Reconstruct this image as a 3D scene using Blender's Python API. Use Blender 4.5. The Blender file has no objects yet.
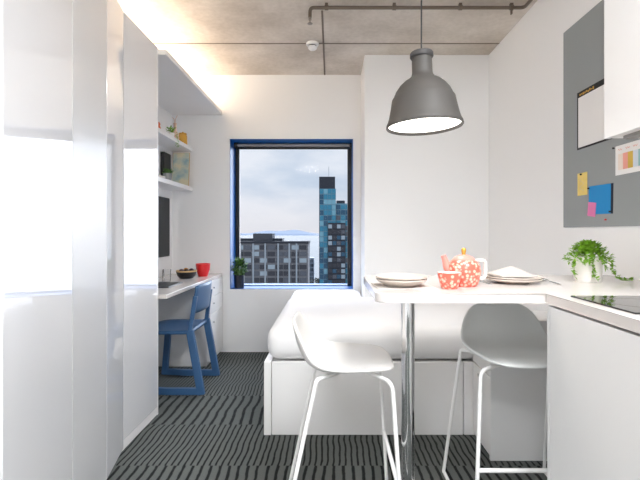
import bpy, bmesh, math, random
from mathutils import Vector, Matrix
random.seed(7)
PI = math.pi
scene = bpy.context.scene
COL = scene.collection

# ------------------------------------------------------------------ helpers
def lin(r, g=None, b=None):
    if g is None:
        h = r.lstrip('#'); r, g, b = [int(h[i:i+2], 16) for i in (0, 2, 4)]
    f = lambda c: (c/255/12.92) if c/255 <= .04045 else ((c/255+.055)/1.055)**2.4
    return (f(r), f(g), f(b), 1)

MATS = {}
def mat(name, col, rough=.5, metal=0, spec=.5, coat=0, bump=0, bscale=40, var=0, vscale=6, emit=None, estr=0, trans=0):
    m = bpy.data.materials.new(name); m.use_nodes = True
    nt = m.node_tree; b = nt.nodes['Principled BSDF']
    b.inputs['Base Color'].default_value = col
    b.inputs['Roughness'].default_value = rough
    b.inputs['Metallic'].default_value = metal
    b.inputs['Specular IOR Level'].default_value = spec
    b.inputs['Coat Weight'].default_value = coat
    b.inputs['Transmission Weight'].default_value = trans
    if coat: b.inputs['Coat Roughness'].default_value = .03
    if emit:
        b.inputs['Emission Color'].default_value = emit
        b.inputs['Emission Strength'].default_value = estr
    if bump or var:
        tc = nt.nodes.new('ShaderNodeTexCoord')
    if bump:
        n = nt.nodes.new('ShaderNodeTexNoise'); n.inputs['Scale'].default_value = bscale
        n.inputs['Detail'].default_value = 4
        bp = nt.nodes.new('ShaderNodeBump'); bp.inputs['Strength'].default_value = bump
        bp.inputs['Distance'].default_value = .01
        nt.links.new(tc.outputs['Object'], n.inputs['Vector'])
        nt.links.new(n.outputs['Fac'], bp.inputs['Height'])
        nt.links.new(bp.outputs['Normal'], b.inputs['Normal'])
    if var:
        n2 = nt.nodes.new('ShaderNodeTexNoise'); n2.inputs['Scale'].default_value = vscale
        n2.inputs['Detail'].default_value = 5
        rp = nt.nodes.new('ShaderNodeValToRGB')
        rp.color_ramp.elements[0].position = .3; rp.color_ramp.elements[1].position = .7
        c = Vector(col[:3])
        rp.color_ramp.elements[0].color = (*(c*(1-var)), 1)
        rp.color_ramp.elements[1].color = (*[min(1, v*(1+var)) for v in c], 1)
        nt.links.new(tc.outputs['Object'], n2.inputs['Vector'])
        nt.links.new(n2.outputs['Fac'], rp.inputs['Fac'])
        nt.links.new(rp.outputs['Color'], b.inputs['Base Color'])
    MATS[name] = m
    return m

OFF = {}
def tag(o, label=None, cat=None, group=None, kind=None):
    if label: o['label'] = label
    if cat: o['category'] = cat
    if group: o['group'] = group
    if kind: o['kind'] = kind
    return o

def thing(name, loc, label, cat, group=None, rotz=0):
    o = bpy.data.objects.new(name, None); COL.objects.link(o)
    o.empty_display_size = .1
    o.location = loc; o.rotation_euler = (0, 0, rotz)
    OFF[o.name] = Vector(loc)
    return tag(o, label, cat, group)

def obj(name, bm, m, parent=None, local=False, smooth=None):
    """link bm as one mesh object. Geometry is in world coordinates unless local."""
    bmesh.ops.recalc_face_normals(bm, faces=bm.faces)
    if parent is None:
        xs = [v.co.x for v in bm.verts]; ys = [v.co.y for v in bm.verts]; zs = [v.co.z for v in bm.verts]
        off = Vector(((min(xs)+max(xs))/2, (min(ys)+max(ys))/2, min(zs)))
    elif local: off = Vector((0, 0, 0))
    else: off = OFF[parent.name]
    bmesh.ops.translate(bm, verts=bm.verts, vec=-off)
    me = bpy.data.meshes.new(name); bm.to_mesh(me); bm.free()
    if smooth:
        for p in me.polygons: p.use_smooth = True
        if smooth is not True:
            me.set_sharp_from_angle(angle=math.radians(smooth))
    for mm in (m if isinstance(m, (list, tuple)) else [m]): me.materials.append(mm)
    o = bpy.data.objects.new(name, me); COL.objects.link(o)
    if parent is None:
        o.location = off
        OFF[o.name] = off
    else:
        o.parent = parent
        OFF[o.name] = OFF[parent.name]
    return o

def new(): return bmesh.new()

def box(bm, x0, x1, y0, y1, z0, z1, bev=0, seg=2, mi=0):
    r = bmesh.ops.create_cube(bm, size=1)
    vs = r['verts']
    for v in vs:
        v.co = Vector((x0+(v.co.x+.5)*(x1-x0), y0+(v.co.y+.5)*(y1-y0), z0+(v.co.z+.5)*(z1-z0)))
    fs = set(f for v in vs for f in v.link_faces)
    for f in fs: f.material_index = mi
    if bev:
        es = list(set(e for v in vs for e in v.link_edges))
        bmesh.ops.bevel(bm, geom=es, offset=bev, segments=seg, affect='EDGES', profile=.5)
    return bm

def B(x0, x1, y0, y1, z0, z1, bev=0, seg=2): return box(new(), x0, x1, y0, y1, z0, z1, bev, seg)

def bar(bm, p, q, w, t, up=(0, 0, 1), bev=0):
    """flat bar from p to q: w across 'side', t along 'up-ish' normal"""
    p = Vector(p); q = Vector(q); d = (q-p).normalized(); up = Vector(up)
    side = d.cross(up)
    if side.length < 1e-4: side = d.cross(Vector((1, 0, 0)))
    side.normalize(); nrm = side.cross(d).normalized()
    ring = []
    for c in (p, q):
        ring.append([bm.verts.new(c+side*a*w/2+nrm*b*t/2) for a, b in ((-1, -1), (1, -1), (1, 1), (-1, 1))])
    fs = [bm.faces.new(ring[0]), bm.faces.new(ring[1][::-1])]
    for i in range(4):
        fs.append(bm.faces.new([ring[0][i], ring[1][i], ring[1][(i+1) % 4], ring[0][(i+1) % 4]]))
    if bev:
        es = list(set(e for f in fs for e in f.edges))
        bmesh.ops.bevel(bm, geom=es, offset=bev, segments=2, affect='EDGES', profile=.5)
    return bm

def fillet(pts, r, n=6):
    pts = [Vector(p) for p in pts]; out = [pts[0]]
    for i in range(1, len(pts)-1):
        a, b, c = pts[i-1], pts[i], pts[i+1]
        u = (a-b); v = (c-b); rr = min(r, u.length*.45, v.length*.45)
        s = b+u.normalized()*rr; e = b+v.normalized()*rr
        for k in range(n+1):
            t = k/n; out.append(s*(1-t)**2+b*2*t*(1-t)+e*t*t)
    out.append(pts[-1]); return out

def tube(bm, pts, r, n=10, closed=False, cap=True):
    pts = [Vector(p) for p in pts]; rs = r if isinstance(r, (list, tuple)) else [r]*len(pts)
    N = len(pts); prev = None; rings = []
    for i in range(N):
        if closed: d = pts[(i+1) % N]-pts[i-1]
        else: d = pts[min(i+1, N-1)]-pts[max(i-1, 0)]
        d.normalize()
        if prev is None:
            a = d.cross(Vector((0, 0, 1)))
            if a.length < .05: a = d.cross(Vector((0, 1, 0)))
        else:
            a = prev-d*prev.dot(d)
        a.normalize(); prev = a; b = d.cross(a)
        rings.append([bm.verts.new(pts[i]+(a*math.cos(2*PI*k/n)+b*math.sin(2*PI*k/n))*rs[i]) for k in range(n)])
    for i in range(N if closed else N-1):
        A = rings[i]; Bq = rings[(i+1) % N]
        for k in range(n): bm.faces.new([A[k], A[(k+1) % n], Bq[(k+1) % n], Bq[k]])
    if cap and not closed:
        bm.faces.new(rings[0][::-1]); bm.faces.new(rings[-1])
    return bm

def lathe(bm, prof, c=(0, 0, 0), n=32, mi=0):
    """prof = list of (radius, z); radius 0 closes"""
    c = Vector(c); rings = []
    for r, z in prof:
        if r < 1e-6: rings.append([bm.verts.new(c+Vector((0, 0, z)))])
        else: rings.append([bm.verts.new(c+Vector((r*math.cos(2*PI*k/n), r*math.sin(2*PI*k/n), z))) for k in range(n)])
    for A, Bq in zip(rings, rings[1:]):
        for k in range(n):
            k2 = (k+1) % n
            if len(A) == 1 and len(Bq) == 1: continue
            if len(A) == 1: f = bm.faces.new([A[0], Bq[k2], Bq[k]])
            elif len(Bq) == 1: f = bm.faces.new([A[k], A[k2], Bq[0]])
            else: f = bm.faces.new([A[k], A[k2], Bq[k2], Bq[k]])
            f.material_index = mi
    return bm

def prism(bm, poly, z0, z1, bev=0, seg=2):
    """vertical extrusion of an xy polygon"""
    a = [bm.verts.new((x, y, z0)) for x, y in poly]; b = [bm.verts.new((x, y, z1)) for x, y in poly]
    fs = [bm.faces.new(a[::-1]), bm.faces.new(b)]
    es = []
    n = len(poly)
    for i in range(n): fs.append(bm.faces.new([a[i], a[(i+1) % n], b[(i+1) % n], b[i]]))
    if bev:
        es = [e for f in fs[:2] for e in f.edges]
        bmesh.ops.bevel(bm, geom=es, offset=bev, segments=seg, affect='EDGES', profile=.5)
    return bm

def leaf(bm, p, d, L, W, up=(0, 0, 1)):
    p = Vector(p); d = Vector(d).normalized(); s = d.cross(Vector(up))
    if s.length < .05: s = d.cross(Vector((1, 0, 0)))
    s.normalize(); nn = s.cross(d)
    m1 = p+d*L*.45
    vs = [bm.verts.new(c) for c in (p, m1+s*W/2+nn*L*.08, p+d*L-nn*L*.05, m1-s*W/2+nn*L*.08)]
    mid = bm.verts.new(m1-nn*L*.05)
    for i in range(4): bm.faces.new([vs[i], vs[(i+1) % 4], mid])

def rnd(a, b): return random.uniform(a, b)
def rdir():
    while True:
        v = Vector((rnd(-1, 1), rnd(-1, 1), rnd(-1, 1)))
        if .1 < v.length < 1: return v.normalized()

# ------------------------------------------------------------------ measures (metres; camera at x=0, y=0)
EYE = 1.16; D = 4.157; XL = -1.535; XR = 1.355; ZC = 2.68; YF = -2.4; STEP = 3.69

# ------------------------------------------------------------------ materials
wall_w = mat('white_paint', lin(243, 243, 243), .55, bump=.04, bscale=120)
gloss = mat('gloss_white_laminate', lin(226, 226, 228), .05, spec=1.0, coat=.6)
gloss_far = mat('gloss_white_panel', lin(230, 230, 232), .06, spec=1.0, coat=.6)
panel_g = mat('reflection_gap_board', lin(205, 205, 206), .3)  # for the wardrobe panel added to break the reflection
satin = mat('satin_white_board', lin(236, 235, 234), .32)
top_w = mat('white_worktop', lin(218, 212, 208), .2, coat=.15)
blue_pt = mat('blue_paint', lin(8, 92, 166), .4)
pale_rail = mat('pale_blue_rail', lin(190, 208, 232), .4)
black_al = mat('black_aluminium', lin(22, 22, 26), .4)
grey_al = mat('grey_aluminium', lin(150, 146, 142), .35, metal=.3)
chrome = mat('chrome', (.82, .82, .83, 1), .07, metal=1)
steel = mat('brushed_steel', (.6, .6, .6, 1), .25, metal=1)
shell_w = mat('white_moulded_shell', lin(220, 218, 215), .42, bump=.02, bscale=300)
shell_g = mat('pale_grey_moulded_shell', lin(228, 230, 228), .42, bump=.02, bscale=300)
white_mt = mat('white_powder_coat', lin(242, 241, 239), .35)
chair_bl = mat('blue_plastic', lin(60, 98, 140), .38)
fabric_w = mat('white_bedspread', lin(242, 241, 241), .9, bump=.12, bscale=9)
lamp_g = mat('grey_rubber', lin(80, 77, 74), .6)
lamp_in = mat('lit_lamp_diffuser', lin(255, 252, 246), .5, emit=(1, .95, .88, 1), estr=2.6)
cord_b = mat('dark_cord', lin(50, 48, 48), .6)
board_g = mat('grey_felt', lin(152, 157, 158), .95, bump=.1, bscale=400)
black_m = mat('black_screen', lin(26, 27, 29), .5)
black_g = mat('black_ceramic_glass', lin(12, 13, 14), .04, coat=.6)
green1 = mat('bright_green_leaf', lin(124, 170, 46), .5, var=.35, vscale=40)
green2 = mat('deep_green_leaf', lin(80, 118, 58), .55, var=.35, vscale=40)
white_c = mat('white_ceramic', lin(240, 236, 232), .25)
cream_c = mat('cream_ceramic', lin(204, 192, 182), .3)
napkin_m = mat('off_white_linen', lin(202, 196, 191), .9, bump=.1, bscale=200)
red_c = mat('red_ceramic', lin(226, 40, 44), .3)
black_c = mat('black_ceramic', lin(30, 28, 28), .4)
wood_l = mat('pale_wood', lin(206, 170, 120), .5, var=.15, vscale=20)
gold = mat('brass', lin(214, 160, 70), .3, metal=.6)
fruit_d = mat('dark_plum_skin', lin(48, 30, 40), .35)
fruit_y = mat('ochre_fruit_skin', lin(196, 140, 62), .45)
dark_pot = mat('dark_blue_pot', lin(22, 26, 40), .4)
soil = mat('dark_soil', lin(50, 40, 32), .95, bump=.4, bscale=120)
grey_pot = mat('grey_pot', lin(150, 152, 152), .6)
yellow_c = mat('yellow_glass', lin(224, 168, 64), .3)
peach_c = mat('peach_ceramic', lin(226, 190, 168), .5)
orange_c = mat('orange_plastic', lin(222, 110, 70), .5)
paper_w = mat('white_paper', lin(240, 239, 238), .8)
paper_y = mat('yellow_paper', lin(232, 206, 122), .8, var=.06, vscale=30)
paper_b = mat('blue_card', lin(20, 138, 204), .7)
paper_bd = mat('dark_card_edge', lin(16, 30, 52), .7)
paper_p = mat('pink_paper', lin(226, 128, 178), .8)
ink_b = mat('black_print', lin(24, 24, 26), .7)
ink_gold = mat('gold_print', lin(196, 152, 60), .6)
box_w = mat('white_plastic', lin(238, 238, 236), .4)
pipe_m = mat('galvanised_steel', lin(116, 104, 92), .45, metal=.5)
spr_m = mat('sprinkler_steel', lin(150, 142, 134), .35, metal=.6)
led_m = mat('warm_led', lin(255, 226, 190), .5, emit=(1, .78, .55, 1), estr=6)
panel_e = mat('added_fill_diffuser', lin(255, 255, 255), .5, emit=(1, .975, .95, 1), estr=5)  # glow of the added, unseen fill panels
tablet_m = mat('dark_tablet', lin(62, 64, 68), .3)

def glass_mat(name, tint=(1, 1, 1, 1), ior=1.07):
    m = bpy.data.materials.new(name); m.use_nodes = True; nt = m.node_tree
    for n in list(nt.nodes): nt.nodes.remove(n)
    out = nt.nodes.new('ShaderNodeOutputMaterial'); mix = nt.nodes.new('ShaderNodeMixShader')
    tr = nt.nodes.new('ShaderNodeBsdfTransparent'); tr.inputs[0].default_value = tint
    g = nt.nodes.new('ShaderNodeBsdfGlossy'); g.inputs['Roughness'].default_value = .02
    fr = nt.nodes.new('ShaderNodeFresnel'); fr.inputs[0].default_value = ior
    nt.links.new(fr.outputs[0], mix.inputs[0]); nt.links.new(tr.outputs[0], mix.inputs[1])
    nt.links.new(g.outputs[0], mix.inputs[2]); nt.links.new(mix.outputs[0], out.inputs[0])
    return m
pane_m = glass_mat('window_glass')
tumbler_m = glass_mat('drinking_glass', (.98, .985, .985, 1), 1.15)

def concrete():
    m = mat('raw_concrete', lin(188, 177, 163), .8); nt = m.node_tree; b = nt.nodes['Principled BSDF']
    tc = nt.nodes.new('ShaderNodeTexCoord')
    n1 = nt.nodes.new('ShaderNodeTexNoise'); n1.inputs['Scale'].default_value = 2.2; n1.inputs['Detail'].default_value = 8
    n2 = nt.nodes.new('ShaderNodeTexNoise'); n2.inputs['Scale'].default_value = 30; n2.inputs['Detail'].default_value = 4
    mx = nt.nodes.new('ShaderNodeMath'); mx.operation = 'MULTIPLY_ADD'; mx.inputs[1].default_value = .3
    rp = nt.nodes.new('ShaderNodeValToRGB')
    rp.color_ramp.elements[0].position = .42; rp.color_ramp.elements[0].color = lin(180, 169, 156)
    rp.color_ramp.elements[1].position = .85; rp.color_ramp.elements[1].color = lin(220, 211, 200)
    nt.links.new(tc.outputs['Object'], n1.inputs['Vector']); nt.links.new(tc.outputs['Object'], n2.inputs['Vector'])
    nt.links.new(n2.outputs['Fac'], mx.inputs[0]); nt.links.new(n1.outputs['Fac'], mx.inputs[2])
    nt.links.new(mx.outputs[0], rp.inputs['Fac']); nt.links.new(rp.outputs['Color'], b.inputs['Base Color'])
    bp = nt.nodes.new('ShaderNodeBump'); bp.inputs['Strength'].default_value = .15; bp.inputs['Distance'].default_value = .01
    nt.links.new(n2.outputs['Fac'], bp.inputs['Height']); nt.links.new(bp.outputs['Normal'], b.inputs['Normal'])
    return m
concrete_m = concrete()
joint_m = mat('dark_concrete_joint', lin(126, 114, 102), .9)

def carpet():
    """charcoal carpet planks laid in rows; thin black wavy stripes whose spacing changes from plank to plank"""
    m = mat('striped_carpet', lin(110, 116, 114), .95, spec=.15); nt = m.node_tree; b = nt.nodes['Principled BSDF']
    b.inputs['Sheen Weight'].default_value = .22; b.inputs['Sheen Roughness'].default_value = .35; b.inputs['Sheen Tint'].default_value = (.85, .95, .93, 1)
    N = nt.nodes.new; L = nt.links.new
    def M(op, a, bb=None, c=None):
        n = N('ShaderNodeMath'); n.operation = op
        for i, v in enumerate((a, bb, c)):
            if v is None: continue
            if isinstance(v, (int, float)): n.inputs[i].default_value = v
            else: L(v, n.inputs[i])
        return n.outputs[0]
    geo = N('ShaderNodeNewGeometry'); sp = N('ShaderNodeSeparateXYZ'); L(geo.outputs['Position'], sp.inputs[0])
    X, Y = sp.outputs[0], sp.outputs[1]
    row = M('FLOOR', M('DIVIDE', M('SUBTRACT', Y, 2.135), .455))
    fac = M('DIVIDE', M('ADD', row, 6.5), 12)             # row -6..5
    rp = N('ShaderNodeValToRGB'); rp.color_ramp.interpolation = 'CONSTANT'
    el = rp.color_ramp.elements
    table = [(-6, .5), (-3, .42), (-2, .7), (-1, .42), (0, .62), (1, .33), (2, .78), (3, .62), (4, .74)]
    el[0].position = 0; el[0].color = (.5,)*3+(1,)
    el[1].position = (-3+6)/12; el[1].color = (.42,)*3+(1,)
    for r, v in table[2:]:
        e = el.new((r+6)/12); e.color = (v, v, v, 1)
    L(fac, rp.inputs['Fac'])
    colx = M('FLOOR', M('DIVIDE', M('ADD', X, .33), .91))
    cw = N('ShaderNodeTexWhiteNoise'); cw.noise_dimensions = '2D'
    cv = N('ShaderNodeCombineXYZ'); L(colx, cv.inputs[0]); L(row, cv.inputs[1]); L(cv.outputs[0], cw.inputs['Vector'])
    freq = M('MULTIPLY', rp.outputs['Color'], M('MULTIPLY_ADD', colx, -.12, 52))
    # waviness: noise stretched across, each row has its own phase
    nv = N('ShaderNodeCombineXYZ'); L(M('MULTIPLY', X, 2), nv.inputs[0]); L(M('MULTIPLY', Y, 4.5), nv.inputs[1]); L(M('MULTIPLY', row, 3.7), nv.inputs[2])
    nz = N('ShaderNodeTexNoise'); nz.inputs['Scale'].default_value = 1; nz.inputs['Detail'].default_value = 1.5
    L(nv.outputs[0], nz.inputs['Vector'])
    xx = M('ADD', X, M('MULTIPLY', M('SUBTRACT', nz.outputs['Fac'], .5), .042))
    ph = M('ADD', M('MULTIPLY', xx, freq), M('MULTIPLY', cw.outputs['Value'], 7))
    fr = M('FRACT', ph)
    # stripe mask, slightly varying width
    wn = N('ShaderNodeTexNoise'); wn.inputs['Scale'].default_value = 26; L(geo.outputs['Position'], wn.inputs['Vector'])
    wid = M('MULTIPLY_ADD', wn.outputs['Fac'], .3, .17)
    d = M('ABSOLUTE', M('SUBTRACT', fr, .5))
    mask = N('ShaderNodeMapRange'); mask.inputs['From Min'].default_value = -.05; mask.inputs['From Max'].default_value = .05
    L(M('SUBTRACT', M('MULTIPLY', wid, .5), d), mask.inputs['Value'])
    fib = N('ShaderNodeTexNoise'); fib.inputs['Scale'].default_value = 320; fib.inputs['Detail'].default_value = 2
    L(geo.outputs['Position'], fib.inputs['Vector'])
    base = N('ShaderNodeMix'); base.data_type = 'RGBA'
    base.inputs['A'].default_value = lin(70, 72, 70); base.inputs['B'].default_value = lin(114, 117, 114)
    L(fib.outputs['Fac'], base.inputs['Factor'])
    mix = N('ShaderNodeMix'); mix.data_type = 'RGBA'; mix.inputs['B'].default_value = lin(13, 13, 14)
    L(mask.outputs[0], mix.inputs['Factor']); L(base.outputs['Result'], mix.inputs['A'])
    L(mix.outputs['Result'], b.inputs['Base Color'])
    bp = N('ShaderNodeBump'); bp.inputs['Strength'].default_value = .35; bp.inputs['Distance'].default_value = .004
    L(fib.outputs['Fac'], bp.inputs['Height']); L(bp.outputs['Normal'], b.inputs['Normal'])
    return m
carpet_m = carpet()

def flower_mat():
    m = mat('red_floral_glaze', lin(226, 84, 72), .3); nt = m.node_tree; b = nt.nodes['Principled BSDF']
    tc = nt.nodes.new('ShaderNodeTexCoord')
    v = nt.nodes.new('ShaderNodeTexVoronoi'); v.inputs['Scale'].default_value = 74
    rp = nt.nodes.new('ShaderNodeValToRGB'); rp.color_ramp.interpolation = 'CONSTANT'
    e = rp.color_ramp.elements
    e[0].position = 0; e[0].color = lin(240, 200, 110)
    e[1].position = .12; e[1].color = lin(246, 206, 188)
    x = e.new(.34); x.color = lin(240, 156, 138)
    x = e.new(.5); x.color = lin(232, 104, 86)
    nt.links.new(tc.outputs['Object'], v.inputs['Vector']); nt.links.new(v.outputs['Distance'], rp.inputs['Fac'])
    nt.links.new(rp.outputs['Color'], b.inputs['Base Color'])
    return m
flower_m = flower_mat()
pink_c = mat('pale_coral_glaze', lin(240, 150, 138), .3)

def print_mat():
    m = mat('pale_abstract_print', lin(200, 205, 190), .6); nt = m.node_tree; b = nt.nodes['Principled BSDF']
    tc = nt.nodes.new('ShaderNodeTexCoord')
    n = nt.nodes.new('ShaderNodeTexNoise'); n.inputs['Scale'].default_value = 11; n.inputs['Detail'].default_value = 3
    rp = nt.nodes.new('ShaderNodeValToRGB'); e = rp.color_ramp.elements
    e[0].position = .35; e[0].color = lin(150, 178, 184); e[1].position = .62; e[1].color = lin(222, 214, 186)
    x = e.new(.5); x.color = lin(196, 204, 190)
    nt.links.new(tc.outputs['Object'], n.inputs['Vector']); nt.links.new(n.outputs['Fac'], rp.inputs['Fac'])
    nt.links.new(rp.outputs['Color'], b.inputs['Base Color'])
    return m
print_m = print_mat()

# ------------------------------------------------------------------ the room
def struct(name, bm, m, parent=None):
    o = obj(name, bm, m, parent)
    if parent is None: o['kind'] = 'structure'
    return o
struct('floor', B(XL-.15, XR+.15, YF-.15, D+.5, -.12, 0), carpet_m)
ceil = struct('ceiling', B(XL-.15, XR+.15, YF-.15, D+.5, ZC, ZC+.15), concrete_m)
struct('ceiling_joint', B(XL, XR, 3.458, 3.472, ZC-.003, ZC), joint_m, ceil)
struct('ceiling_joint', B(-.068, -.054, 2.95, D, ZC-.0035, ZC), joint_m, ceil)
struct('wall_left', B(XL-.15, XL, YF, D, 0, ZC), wall_w)
struct('wall_right', B(XR, XR+.15, YF, D, 0, ZC), wall_w)
struct('wall_front', B(XL-.15, XR+.15, YF-.15, YF, 0, ZC), wall_w)
WX0, WX1, WZ0, WZ1 = -.976, .213, .609, 2.059
wb = new()
box(wb, XL-.15, WX0, D, D+.42, 0, ZC); box(wb, WX1, XR+.15, D, D+.42, 0, ZC)
box(wb, WX0, WX1, D, D+.42, 0, WZ0); box(wb, WX0, WX1, D, D+.42, WZ1, ZC)
struct('wall_back', wb, wall_w)
struct('wall_back_step', B(.289, XR, STEP, D, 0, ZC), wall_w)

# window: blue reveal lining, black frame, glass
win = thing('window_1', ((WX0+WX1)/2, D, WZ0), 'black framed window in a deep blue painted reveal, city view beyond', 'window')
win['kind'] = 'structure'
rv = new(); t = .004; e = .003
box(rv, WX0, WX0+t, D-e, D+.40, WZ0, WZ1); box(rv, WX1-t, WX1, D-e, D+.40, WZ0, WZ1)
box(rv, WX0+t, WX1-t, D-e, D+.40, WZ1-t, WZ1); box(rv, WX0+t, WX1-t, D-e, D+.40, WZ0, WZ0+t)
obj('reveal', rv, blue_pt, win)
fy0, fy1 = D+.215, D+.265
fr = new(); w = .041
x0, x1, z0, z1 = WX0+t, WX1-t, WZ0+t, WZ1-t
box(fr, x0, x0+w, fy0, fy1, z0, z1, .004); box(fr, x1-w, x1, fy0, fy1, z0, z1, .004)
box(fr, x0+w, x1-w, fy0, fy1, z1-w, z1, .004)
obj('window_frame', fr, black_al, win)
obj('bottom_rail', B(x0+w, x1-w, fy0, fy1, z0, z0+.014, .003), pale_rail, win)
obj('pane', B(x0+w-.004, x1-w+.004, fy0+.02, fy0+.026, z0+.010, z1-w+.004), pane_m, win)

bl = thing('roller_blind', ((x0+x1)/2, D+.16, z1-.075), 'rolled-up grey roller blind at the top of the window', 'blind')
obj('cassette', B(x0+.03, x1-.02, D+.15, D+.20, z1-.040, z1-.006, .012, 3), grey_al, bl)
obj('bracket', B(x0, x0+.03, D+.148, D+.205, z1-.05, z1), black_al, bl)
obj('bracket', B(x1-.02, x1, D+.148, D+.205, z1-.05, z1), black_al, bl)
obj('bottom_bar', B(x0+.035, x1-.025, D+.165, D+.185, z1-.062, z1-.0405, .004), black_al, bl)

# ------------------------------------------------------------------ ceiling services
pz = ZC-.028
cp = thing('ceiling_pipe', (.4, 2.9, pz-.012), 'dark steel pipe running across the concrete ceiling', 'pipe')
py_ = 2.86
obj('pipe_run', tube(new(), fillet([(-.14, py_, pz-.065), (-.14, py_, pz), (1.285, py_, pz), (1.285, 1.0, pz)], .03), .0115, 12), pipe_m, cp, smooth=40)
for cx in (-.03, .42, .86, 1.2):
    c = new(); tube(c, [(cx-.012, py_, pz), (cx+.012, py_, pz)], .0165, 14); box(c, cx-.01, cx+.01, py_-.01, py_+.01, pz+.01, ZC)
    obj('pipe_clip', c, pipe_m, cp, smooth=40)
sp = new(); lathe(sp, [(0, 0), (.017, 0), (.017, .003), (.004, .006), (.004, .02), (.01, .026), (.01, .045), (0, .045)], (-.14, py_, pz-.108), 16)
obj('sprinkler_head', sp, spr_m, cp, smooth=40)
# second parallel pipe stub near the right wall
hp = new(); box(hp, 1.195, 1.205, 2.85, 2.87, pz-.045, pz-.010, .003)
obj('hanger_strap', hp, pipe_m, cp)

sd = thing('smoke_detector', (-.149, 3.46, ZC-.05), 'round white smoke detector on the concrete ceiling', 'smoke detector')
obj('base', lathe(new(), [(0, .0), (.05, 0), (.052, -.012), (.047, -.02), (0, -.02)], (-.149, 3.46, ZC), 28), box_w, sd, smooth=40)
obj('chamber', lathe(new(), [(0, -.028), (.034, -.028), (.034, -.032), (.038, -.034), (.036, -.044), (.026, -.053), (0, -.055)], (-.149, 3.46, ZC), 28), box_w, sd, smooth=40)
obj('vent', lathe(new(), [(0, -.02), (.031, -.02), (.031, -.029), (0, -.029)], (-.149, 3.46, ZC), 24), black_m, sd)

# added ceiling panels, out of view, that fill the room with light
for i, (lx, ly) in enumerate(((.85, .3), (-.55, -1.2))):
    cl = thing('added_fill_panel', (lx, ly, ZC-.05), 'added ceiling fill light, out of view, ' + ('above the kitchen worktop end' if i == 0 else 'near the front wall'), 'ceiling light', 'added fill lights, out of view')
    f = new(); a, bb = .28, .5
    box(f, lx-a, lx+a, ly-bb, ly-bb+.02, ZC-.05, ZC); box(f, lx-a, lx+a, ly+bb-.02, ly+bb, ZC-.05, ZC)
    box(f, lx-a, lx-a+.02, ly-bb+.02, ly+bb-.02, ZC-.05, ZC); box(f, lx+a-.02, lx+a, ly-bb+.02, ly+bb-.02, ZC-.05, ZC)
    obj('frame', f, white_mt, cl)
    obj('diffuser', B(lx-a+.02, lx+a-.02, ly-bb+.02, ly+bb-.02, ZC-.04, ZC-.03), panel_e, cl)

# ------------------------------------------------------------------ wardrobe on the left, its near door ajar
WF = -1.10
wd = thing('wardrobe', (-1.3, 1.95, 0), 'tall gloss white wardrobe along the left wall, its near section angled out', 'wardrobe')
obj('body', B(XL+.002, WF-.022, 1.22, 2.722, .055, 2.325), satin, wd)
obj('plinth', B(XL+.002, WF-.004, 1.22, 2.722, 0, .05, .002), satin, wd)
obj('side_panel', B(XL+.002, WF, 2.722, 2.74, 0, 2.33, .001), satin, wd)
dr = obj('door', B(WF-.02, WF, 2.285, 2.72, .055, 2.33, .0015), gloss_far, wd)
obj('lock', lathe(new(), [(0, 0), (.008, 0), (.008, .004), (0, .004)], (0, 0, 0), 14), black_m, dr)
lk = [o for o in COL.objects if o.name.startswith('lock')][-1]
lk.location = Vector((WF, 2.325, .878))-OFF[wd.name]; lk.rotation_euler = (0, PI/2, 0)
lm = lk.data
DOOR_A = math.radians(12)
piv = Vector((WF, 2.278, 0))
for nm, a, b2, mm in (('end_panel', -.288, 0, gloss_far), ('reflection_gap_panel', -.706, -.292, panel_g), ('door', -1.185, -.71, gloss)):  # matte grey middle panel is added to leave a gap in the window reflection
    dn = obj(nm, B(-.02, 0, a, b2, .012, 2.33, .0015), mm, wd, local=True)
    dn.location = piv-OFF[wd.name]; dn.rotation_euler = (0, 0, DOOR_A)

# overhead shelf with a warm light strip on top, and the two wall shelves
ob = thing('overhead_shelf', (-1.29, 3.45, 2.29), 'deep white overhead shelf above the desk niche', 'shelf')
obj('board', B(XL, -1.05, 2.742, D, 2.29, 2.325, .002), satin, ob)
ls = thing('light_strip', (-1.4, 2.9, 2.325), 'warm light strip glowing on top of the overhead shelf', 'light')
obj('channel', B(-1.50, -1.46, 2.75, D-.02, 2.3255, 2.335), grey_al, ls)
obj('strip', B(-1.495, -1.465, 2.76, D-.03, 2.335, 2.338), led_m, ls)
sh1 = obj('wall_shelf', B(XL, -1.335, 2.742, D, 1.935, 1.97, .002), satin)
tag(sh1, 'upper white wall shelf over the desk, holding the yellow jar', 'shelf', 'wall shelves over the desk')
sh2 = obj('wall_shelf', B(XL, -1.335, 2.742, D, 1.555, 1.592, .002), satin)
tag(sh2, 'lower white wall shelf over the desk, holding the framed print', 'shelf', 'wall shelves over the desk')

# things on the upper shelf (top z = 1.97)
z = 1.97
o = thing('trailing_succulent', (-1.385, 3.72, z), 'green trailing succulent on the upper wall shelf', 'plant')
obj('pot', lathe(new(), [(0, 0), (.026, 0), (.032, .045), (.028, .045), (.024, .038), (0, .038)], (-1.385, 3.72, z), 20), white_c, o, smooth=40)
c = new()
for k in range(60):
    a = rnd(0, 2*PI); r = rnd(0, .03); leaf(c, (-1.385+r*math.cos(a), 3.72+r*math.sin(a), z+.04+rnd(0, .05)), (math.cos(a), math.sin(a), rnd(-.2, 1.5)), rnd(.02, .035), .012)
for k in range(36):   # a strand hanging over the shelf edge
    leaf(c, (-1.348+rnd(0, .018), 3.73+rnd(-.012, .012), z+.05-k*.0034), (rnd(.1, 1), rnd(-1, 1), rnd(-.6, .3)), .02, .01)
obj('foliage', c, green1, o)
o = thing('bottle_vase', (-1.40, 3.86, z), 'peach slim-necked vase on the upper wall shelf', 'vase')
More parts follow.
